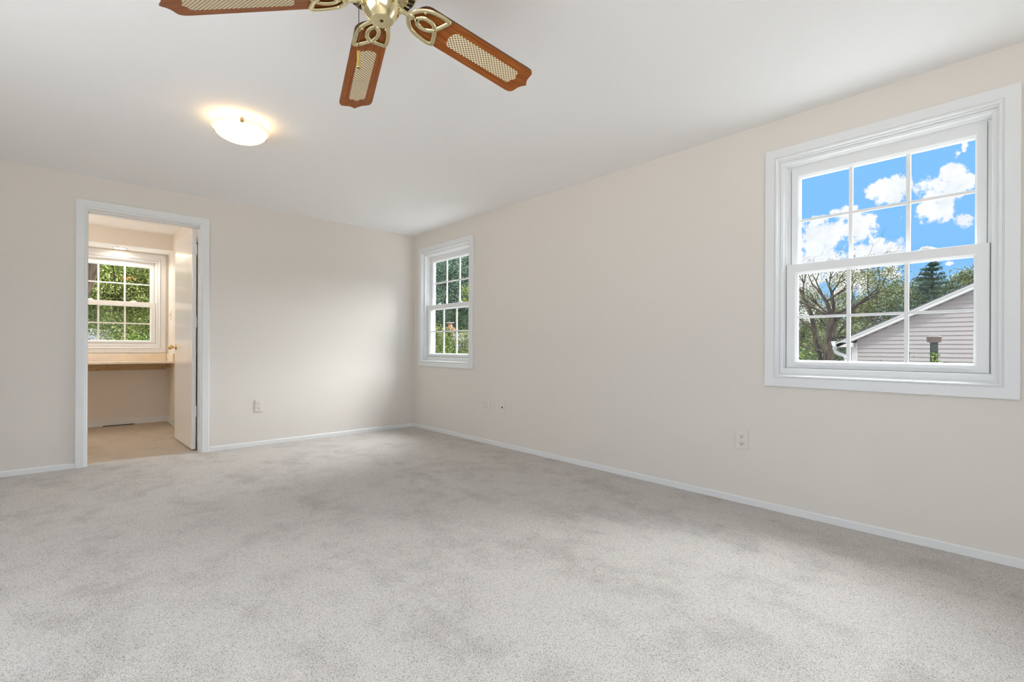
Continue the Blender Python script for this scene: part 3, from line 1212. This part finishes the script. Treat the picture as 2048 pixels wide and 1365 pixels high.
def tree(name, base, top, rt, crown, label, m, seed, leaf, n, ncl, spread, bk='bark', cat='tree', group=None, shell=.55, limbs=5):
    """crown: list of (centre, radii) ellipsoids"""
    root = empty(name, base, label, cat, group)
    rs = random.Random(seed)
    bm = bmesh.new()
    b_, t_ = Vector(base), Vector(top)
    mid = b_.lerp(t_, .5) + Vector((rs.uniform(-.2, .2), rs.uniform(-.2, .2), 0))
    tube(bm, spline([b_, mid, t_], 5), [rt * (1 - .055 * i) for i in range(11)], 9)
    for i in range(limbs):
        a = b_.lerp(t_, rs.uniform(.5, .95))
        c, rd = rs.choice(crown)
        e = Vector(c) + Vector((rs.uniform(-1, 1) * rd[0], rs.uniform(-1, 1) * rd[1], rs.uniform(-.6, .9) * rd[2])) * .8
        m_ = a.lerp(e, .5) + Vector((0, 0, .15 * (e - a).length * rs.uniform(-1, 1)))
        tube(bm, spline([a, m_, e], 4), [rt * .45 * (1 - .1 * j) for j in range(9)], 6)
    obj('trunk', bm, M[bk], root, smooth=True, world=base)
    vol = [rd[0] * rd[1] * rd[2] for c, rd in crown]
    pts = np.vstack([cluster_points(seed + 7 * i, c, rd, max(50, int(n * v_ / sum(vol))), max(4, int(ncl * v_ / sum(vol))), spread, shell) for i, ((c, rd), v_) in enumerate(zip(crown, vol))])
    leaves_obj('crown', pts, leaf, m, root, seed + 99, base)
    return root


def grow(bm, rs, p, dirv, length, rad, depth, droop=0., spread=.7, nseg=5):
    pts = [Vector(p)]
    rads = [rad]
    dv = Vector(dirv).normalized()
    for i in range(nseg):
        dv = (dv + Vector((rs.gauss(0, .17), rs.gauss(0, .17), rs.gauss(0, .13) - droop))).normalized()
        pts.append(pts[-1] + dv * length / nseg)
        rads.append(rad * (1 - .62 * (i + 1) / nseg))
    tube(bm, pts, rads, 7 if rad > .03 else 5)
    if depth > 0:
        for k in range(rs.choice((2, 3, 3))):
            i = rs.randint(2, nseg)
            nd = (dv + Vector((rs.gauss(0, spread), rs.gauss(0, spread), rs.gauss(.05, spread * .6)))).normalized()
            grow(bm, rs, pts[i], nd, length * rs.uniform(.5, .78), rads[i] * .72, depth - 1, droop, spread)


# ---- neighbouring house with a gable facing us
GX = 10.0
hs = empty('neighbour_house', (GX + 4, -2.5, GZ), 'beige sided house with a gable roof outside the large window', 'house')
W_ = hs.location
RY, RZ = -2.5, 3.55            # ridge
YE, ZE = 2.10, 1.205           # wall corner, underside of the rake there
SL = (RZ - .02 - 1.205) / (2.10 - RY)
YC = -7.1
bm = bmesh.new()
zc = GZ + .2
CH = .0685
while zc < RZ - .25:
    z1 = zc + CH

    def lim(z):
        e = (RZ - .10 - z) / SL
        return min(YE - .04, RY + e), max(YC + .04, RY - e)
    a0_, b0_ = lim(zc)
    a1_, b1_ = lim(z1)
    if a1_ - b1_ < .05:
        break
    x0, x1 = GX - .016, GX - .002
    q = [bm.verts.new(v_) for v_ in ((x0, a0_, zc), (x0, b0_, zc), (x0 + .002, b0_, zc + .012), (x0 + .002, a0_, zc + .012), (x1, a1_, z1), (x1, b1_, z1), (GX, a0_, zc), (GX, b0_, zc))]
    bm.faces.new((q[0], q[1], q[2], q[3]))
    bm.faces.new((q[3], q[2], q[5], q[4]))
    bm.faces.new((q[6], q[7], q[1], q[0]))
    zc = z1
# solid body behind the courses
prof_ = [(YE - .02, GZ), (YE - .02, ZE - .1), (RY, RZ - .12), (YC + .02, ZE - .1), (YC + .02, GZ)]
A = [bm.verts.new((GX, y, z)) for y, z in prof_]
B = [bm.verts.new((GX + 8, y, z)) for y, z in prof_]
bm.faces.new(A)
bm.faces.new(B)
for i in range(5):
    bm.faces.new((A[i], A[(i + 1) % 5], B[(i + 1) % 5], B[i]))
obj('siding_wall', bm, M['siding'], hs, world=W_)
# corner post
obj('corner_post', bx(GX - .022, GX + .08, YE - .085, YE + .006, GZ, 1.12), M['fascia'], hs, world=W_)


def slab(bm, x0, x1, pa, pb, th):
    """sloped board between (y,z) pa and pb, thickness th downward (vertical)"""
    vs_ = [bm.verts.new((x, y, z - t)) for x in (x0, x1) for (y, z) in (pa, pb) for t in (0, th)]
    bmesh.ops.convex_hull(bm, input=vs_)


pe = (2.30, 1.155)
zoff = lambda y: RZ + .0 - SL * abs(y - RY)
bm = bmesh.new()
slab(bm, GX - .20, GX + 8.2, (2.33, zoff(2.33) + .012), (RY, RZ + .012), .018)
slab(bm, GX - .20, GX + 8.2, (-7.34, zoff(-7.34) + .012), (RY, RZ + .012), .018)
obj('roof', bm, M['shingle2'], hs, world=W_)
for s in (1, -1):
    bm = bmesh.new()
    y_ = 2.30 if s > 0 else -7.30
    slab(bm, GX - .18, GX - .155, (y_, zoff(y_) - .004), (RY, RZ - .004), .086)      # fascia
    slab(bm, GX - .195, GX - .18, (y_, zoff(y_) - .004), (RY, RZ - .004), .026)        # drip strip
    slab(bm, GX - .155, GX - .001, (y_, zoff(y_) - .078), (RY, RZ - .078), .012)         # soffit
    obj('rake_board', bm, M['fascia'], hs, world=W_)
obj('eave_return', bx(GX - .18, GX + 8, YE - .05, 2.29, 1.05, 1.125), M['fascia'], hs, world=W_)
bm = bmesh.new()
tr_ = [(2.30, 1.15), (2.30, 1.065), (2.33, 1.06), (2.352, 1.085), (2.362, 1.135), (2.362, 1.15)]
A = [bm.verts.new((GX - .21, y, z)) for y, z in tr_]
B = [bm.verts.new((GX + 8.1, y, z)) for y, z in tr_]
bm.faces.new(A)
bm.faces.new(B)
for i in range(len(tr_)):
    j = (i + 1) % len(tr_)
    bm.faces.new((A[i], A[j], B[j], B[i]))
obj('gutter', bm, M['gutter'], hs, world=W_)
bm = tube(bmesh.new(), spline([(GX - .05, 2.345, 1.06), (GX - .05, 2.335, .985), (GX - .05, 2.28, .93), (GX - .05, 2.205, .90), (GX - .05, 2.175, .84), (GX - .05, 2.17, .70), (GX - .05, 2.17, -.5), (GX - .05, 2.17, GZ)], 5), .036, 10)
obj('downspout', bm, M['gutter'], hs, smooth=True, world=W_)

# ---- vine on the pipe and sprigs on the lower roof
rs_ = np.random.RandomState(5)
vn = empty('vine', (5.44, .545, .46), 'green vine climbing the roof vent pipe', 'vine')
bm = tube(bmesh.new(), spline([(5.46, .60, .46), (5.463, .585, .7), (5.462, .535, .85), (5.465, .555, .95), (5.465, .54, 1.0)], 5), .003, 5)
tube(bm, spline([(5.462, .535, .85), (5.46, .50, .90), (5.46, .47, .905), (5.46, .44, .89)], 4), .0022, 5)
obj('stem', bm, M['bark'], vn, world=vn.location)
pv = np.array([(5.452 + rs_.normal() * .008, .552 + rs_.normal() * .022, rs_.uniform(.62, .985)) for _ in range(120)] + [(5.455, .50 - .012 * i, .895 + .006 * math.sin(i)) for i in range(6)])
leaves_obj('leaves', pv, .021, M['leaf_bright'], vn, 3, vn.location, .1, .8)
for (sx_, sy_, hz, lab) in ((5.5, .725, .995, 'thin leafy sprig rising beside the vent pipe over the sill'), (5.5, .93, .915, 'tiny sprig peeping over the window sill left of the vent pipe')):
    zb_ = .74 - (sx_ - 3.42) * (.64 / 4.78)
    sp_ = empty('sprig', (sx_, sy_, zb_ - .01), lab, 'weed')
    obj('stem', tube(bmesh.new(), spline([(sx_, sy_, zb_ - .01), (sx_ + .01, sy_ + .012, (zb_ + hz) / 2), (sx_, sy_ + .004, hz)], 5), .0026, 5), M['bark'], sp_, world=sp_.location)
    pv = np.array([(sx_ + rs_.normal() * .012, sy_ + rs_.normal() * .014, rs_.uniform(zb_ + .1, hz)) for _ in range(34)])
    leaves_obj('leaves', pv, .022, M['leaf_bright'], sp_, 8, sp_.location, .1, .7)

# ---- trees seen through the large window
dead = empty('bare_tree', (14, 3.42, GZ), 'grey half-bare tree with twisted branches left of the gabled house', 'tree')
rs = random.Random(11)
bm = bmesh.new()
tube(bm, spline([(14, 3.50, GZ), (14.05, 3.44, -.8), (14, 3.44, .7), (14, 3.40, 1.3), (14, 3.33, 1.9)], 5), [.15 - .003 * i for i in range(21)], 10)
tube(bm, spline([(14, 3.46, .3), (14.1, 3.70, 1.1), (14.1, 3.78, 1.6), (14.0, 3.88, 2.1), (14, 4.1, 2.6)], 5), [.09 - .003 * i for i in range(21)], 8)
for d_, L_, r_, dp in (((0, .45, 1), .95, .055, 4), ((.2, -.5, 1), 1.0, .055, 4), ((-.2, -.9, .45), 1.0, .042, 4), ((.2, .9, .5), .85, .036, 4), ((-.3, -1, .2), 1.1, .034, 4)):
    grow(bm, rs, (14, 3.34, 1.85), d_, L_, r_, dp)
for p_, d_, L_, r_ in (((14, 3.34, 1.8), (-.4, .5, .8), 1.2, .04), ((14, 3.38, 1.5), (.3, .9, .5), 1.1, .035), ((14, 3.34, 1.7), (-.2, -.6, .6), 1.3, .04), ((14, 3.44, .5), (-.2, .9, .3), .9, .03), ((14, 3.40, 1.0), (.1, -.9, .5), 1.1, .03), ((14, 3.44, .9), (-.3, .9, .35), .9, .03), ((14, 3.40, 1.3), (.2, -1, .2), 1.3, .032), ((14, 3.42, 1.1), (-.3, -1, .5), 1.2, .03), ((14.1, 3.75, 1.4), (0, .7, 1), 1.0, .035), ((14, 4.0, 2.4), (0, .1, 1), .8, .025)):
    grow(bm, rs, p_, d_, L_, r_, 3)
obj('trunk', bm, M['deadbark'], dead, smooth=True, world=dead.location)
pts = np.vstack([cluster_points(31, (14.1, 2.75, 2.75), (.8, .8, .5), 3000, 60, .14, .2), cluster_points(33, (14.3, 3.9, 2.7), (.7, .6, .4), 450, 24, .13, .2)])
leaves_obj('sparse_leaves', pts, .045, M['leaf_olive'], dead, 12, dead.location)

# conifer
cf = empty('conifer', (20, 2.1, GZ), 'dark pointed conifer rising behind the gable roof', 'tree')
obj('trunk', tube(bmesh.new(), [(20, 2.1, GZ), (20, 2.1, 3.75)], [.2, .02], 8), M['bark'], cf, world=cf.location)
rs2 = np.random.RandomState(4)
pc = []
z = 3.85
while z > .8:
    R_ = .10 + (3.85 - z) * .60
    nb_ = 8 + int(R_ * 9)
    for i in range(nb_):
        a = rs2.uniform(0, 2 * PI)
        Lr = R_ * rs2.uniform(.65, 1.1)
        t = rs2.uniform(.05, 1, 60)
        pc.append(np.stack([20 + np.cos(a) * Lr * t + rs2.normal(0, .03, 60), 2.1 + np.sin(a) * Lr * t + rs2.normal(0, .03, 60), z - .10 * Lr * t + .18 * Lr * t * t + rs2.normal(0, .025, 60)], 1))
    z -= .15
leaves_obj('needles', np.vstack(pc), .07, M['needle'], cf, 6, cf.location, .1, .35)

BG = 'trees in the belt behind the gabled house'
tree('round_tree', (22, 1.1, GZ), (22, 1.3, 2.4), .2, [((22.2, 1.1, 2.6), (1.2, 1.05, 1.3)), ((22.3, .0, 2.7), (1.3, 1.3, 1.4))], 'round olive green tree right of the conifer', M['leaf_olive'], 41, .07, 34000, 150, .17)
tree('background_tree', (26, 3.6, GZ), (26, 3.9, 2.4), .25, [((26, 3.7, 2.1), (1.8, 2.0, 2.0)), ((25, 5.2, 1.6), (1.6, 1.6, 2.0))], 'olive green tree between the bare tree and the conifer', M['leaf_olive'], 42, .075, 60000, 260, .24)
tree('background_tree', (23.5, 3.0, GZ), (23.5, 3.0, 2.0), .2, [((23.5, 3.05, 2.3), (.9, .75, 1.4)), ((23.6, 2.2, 1.5), (1.2, 1.2, 1.3))], 'dark green tree just left of and behind the conifer', M['leaf_far'], 48, .07, 30000, 120, .19)
tree('background_tree', (25, 7.2, GZ), (25, 7.0, 2.2), .25, [((25, 7.2, 1.7), (1.8, 1.7, 2.0)), ((24.5, 6.2, .6), (1.8, 1.8, 1.6)), ((25, 9.0, 1.2), (1.8, 1.6, 1.9))], 'green tree behind the trunk of the bare tree', M['leaf_far'], 43, .075, 70000, 290, .24)
tree('dark_shrub', (15.6, 3.25, GZ), (15.6, 3.25, 0), .08, [((15.7, 3.35, -.7), (.9, .72, 2.1))], 'dark blue-green shrub behind the gutter downspout', M['leaf_dark'], 44, .05, 20000, 100, .16, cat='shrub')
tree('dark_shrub', (18.5, 4.2, GZ), (18.5, 4.2, 0), .08, [((18.5, 3.9, .3), (1.2, 1.5, 1.5)), ((18.6, 5.6, -.2), (1.2, 1.2, 1.3))], 'shady green thicket behind the bare tree trunk', M['leaf_far'], 45, .06, 40000, 170, .18, cat='shrub')
tree('garden_bush', (9.6, 2.95, GZ), (9.6, 2.95, .2), .07, [((9.6, 2.95, -.1), (.7, .50, 1.35))], 'bright green bush at the lower left of the large window', M['leaf_bright'], 46, .05, 16000, 110, .11, cat='bush')

# ---- seen through the corner window
tree('tall_tree', (23.2, 31.8, GZ), (23.2, 31.8, 3.5), .3, [((21.7, 29.5, 5.2), (3.4, 3.1, 4.4)), ((24.0, 27.5, 5.2), (3.3, 3.3, 4.6)), ((21.3, 31.3, 3.7), (3.0, 2.7, 3.8))], 'tall hazy blue-green tree filling the corner window', M['leaf_blue'], 51, .118, 230000, 800, .38)
tree('dark_hedge_tree', (17.8, 25.2, GZ), (17.8, 25.2, 1), .2, [((18.0, 24.2, 1.4), (2.1, 2.1, 1.8)), ((16.4, 26.0, 1.0), (1.7, 1.7, 2.0))], 'dark green tree behind the brick chimney', M['leaf_dark'], 52, .08, 60000, 260, .26)
tree('branch_tree', (7.6, 9.0, GZ), (7.6, 9.05, 2.0), .05, [((7.27, 9.55, 2.32), (.16, .17, .24)), ((7.75, 8.95, 2.5), (.45, .40, .45))], 'yellow-green leafy branch at the right of the corner window', M['leaf_yellow'], 53, .042, 9000, 70, .06, shell=.1, limbs=4)
tree('garden_bush', (7.45, 10.7, GZ), (7.45, 10.7, .4), .07, [((7.45, 10.68, .40), (.34, .34, 1.0)), ((7.9, 10.1, .15), (.36, .36, .95))], 'bright round bush low in the middle of the corner window', M['leaf_bright'], 54, .042, 18000, 110, .085, cat='bush')
tree('garden_bush', (10.0, 15.3, GZ), (10, 15.3, .5), .09, [((9.9, 15.2, .6), (.7, .7, 1.2))], 'dull green bush low at the left of the corner window', M['leaf_far'], 55, .06, 16000, 90, .14, cat='bush')
tree('garden_bush', (11.1, 16.1, GZ), (11.1, 16.1, .8), .09, [((11.0, 16.2, 1.27), (.70, .70, .66)), ((11.65, 15.5, 1.22), (.52, .52, .52))], 'olive bush in front of the chimney house', M['leaf_olive'], 56, .06, 12000, 80, .14, cat='bush')

# chimney house
ch_ = empty('brick_chimney_house', (14.6, 19.6, GZ), 'distant house with grey roof and brick chimney', 'house')
W_ = ch_.location
obj('wall', bx(12.9, 17.4, 18.0, 21.6, GZ, .6), M['siding'], ch_, world=W_)
bm = bmesh.new()
vs_ = [bm.verts.new(q) for q in ((12.6, 17.7, .55), (17.7, 17.7, .55), (12.6, 21.9, .55), (17.7, 21.9, .55), (13.4, 19.8, 1.75), (16.9, 19.8, 1.75))]
bmesh.ops.convex_hull(bm, input=vs_)
obj('roof', bm, M['shingle2'], ch_, world=W_)
cx_, cy_ = 13.87, 19.59
bm = bx(cx_ - .15, cx_ + .15, cy_ - .15, cy_ + .15, 1.0, 2.00)
box(bm, cx_ - .20, cx_ + .20, cy_ - .20, cy_ + .20, 1.88, 1.96)
box(bm, cx_ - .17, cx_ + .17, cy_ - .17, cy_ + .17, 1.96, 2.02)
cm = obj('chimney', bm, M['brick'], ch_, world=W_)
bm = bmesh.new()
lathe(bm, [(.135, 2.02), (.105, 2.08), (.105, 2.24)], 16, (cx_, cy_, 0))
cm2 = obj('flue', bm, M['brick'], cm)
obj('chimney_cap', bx(cx_ - .15, cx_ + .15, cy_ - .15, cy_ + .15, 2.24, 2.27), M['gutter'], cm)
# second far house with white fascia
fh = empty('far_house', (13.9, 16.6, GZ), 'small pale house with white eave at lower right of the corner window', 'house')
W_ = fh.location
obj('wall', bx(13.0, 15.6, 15.6, 17.55, GZ, .93), M['fascia'], fh, world=W_)
bm = bmesh.new()
vs_ = [bm.verts.new(q) for q in ((12.8, 15.3, 1.0), (15.9, 15.3, 1.0), (12.8, 17.75, 1.0), (15.9, 17.75, 1.0), (13.9, 15.3, 1.5), (13.9, 17.5, 1.5), (14.9, 15.3, 1.5), (14.9, 17.5, 1.5))]
bmesh.ops.convex_hull(bm, input=vs_)
obj('roof', bm, M['shingle2'], fh, world=W_)
obj('eave', bx(12.78, 15.92, 15.28, 17.77, .93, .995), M['gutter'], fh, world=W_)

# ---- seen through the nook window
lt = empty('leaning_trunk', (-1.6, 11.2, GZ), 'thick brown leaning tree trunk at the upper left of the nook window', 'tree')
bm = tube(bmesh.new(), spline([(-1.6, 11.2, GZ), (-.9, 11.1, -.6), (-.25, 11.0, 1.2), (.10, 11.0, 2.3), (.40, 11.0, 3.6), (.7, 11.2, 5.0)], 6), [.30 - .003 * i for i in range(31)], 14)
tube(bm, spline([(.24, 11, 2.9), (.55, 11.4, 2.5), (.62, 11.8, 1.9), (.66, 12, 1.6)], 5), [.013 - .0006 * i for i in range(16)], 6)
tube(bm, spline([(.3, 11, 3.1), (.5, 11.6, 2.9), (1.0, 12.3, 2.6), (1.4, 12.6, 2.55)], 5), [.011 - .0005 * i for i in range(16)], 6)
obj('trunk', bm, M['bark'], lt, smooth=True, world=lt.location)
lathe_k = lathe(bmesh.new(), [(0, -.03), (.045, -.02), (.055, 0), (.03, .004), (.018, -.006), (0, -.01)], 14, (.17, 10.73, 2.62), 'y')
obj('bark_knot', lathe_k, M['deadbark'], lt, smooth=True, world=lt.location)
pts = np.vstack([cluster_points(61, (.9, 13.7, 2.5), (1.6, .8, 1.1), 60000, 300, .17, .1), cluster_points(62, (-.4, 13.0, 2.4), (1.1, .9, .8), 22000, 110, .16, .1)])
leaves_obj('crown', pts, .046, M['leaf_oak'], lt, 63, lt.location)
tree('oak_tree', (3.2, 16.9, GZ), (3.0, 16.9, 3.0), .22, [((1.6, 16.7, 1.95), (2.0, .95, 1.6)), ((-.9, 16.8, 2.5), (1.7, .95, 1.2)), ((3.5, 16.7, 2.5), (1.5, 1.0, 1.7))], 'leafy yellow-green oak filling the nook window', M['leaf_oak'], 64, .052, 90000, 380, .20, shell=.1)
tree('dark_thicket_tree', (2.0, 27.0, GZ), (2.0, 27.0, 2.5), .25, [((2.6, 27.0, 1.9), (3.0, 1.6, 3.5)), ((-1.2, 27.2, 2.6), (3.0, 1.6, 3.0)), ((5.6, 27., 2.4), (2.6, 1.6, 3.3))], 'dark trees at the back of the nook window view', M['leaf_dark'], 65, .12, 60000, 260, .38)
tree('garden_bush', (1.0, 12.9, GZ), (1.0, 12.9, .4), .08, [((1.02, 12.9, .62), (.30, .40, .58))], 'pale green bush low in the nook window', M['leaf_bright'], 66, .045, 9000, 80, .10, cat='bush')
sr = empty('shed_house', (-2.0, 21.0, GZ), 'building with pale grey shingle roof low in the nook window', 'house')
W_ = sr.location
obj('wall', bx(-6.0, .85, 20.4, 23.5, GZ, .95), M['fascia'], sr, world=W_)
bm = bmesh.new()
vs_ = [bm.verts.new(q) for q in ((-6.3, 20.0, .90), (1.0, 20.0, .90), (-6.3, 22.0, 1.62), (1.0, 22.0, 1.62), (-6.3, 24, .9), (1.0, 24., .9))]
bmesh.ops.convex_hull(bm, input=vs_)
obj('roof', bm, M['shingle2'], sr, world=W_)
ol_ = empty('autumn_twig', (.90, 13.05, 2.4), 'small orange leaf spray among the green oak leaves', 'leaf')
pv = np.array([(.90 + rs_.normal() * .06, 12.85 + rs_.normal() * .02, 2.43 + rs_.normal() * .022) for _ in range(22)])
leaves_obj('leaves', pv, .06, M['leaf_red'], ol_, 67, ol_.location)
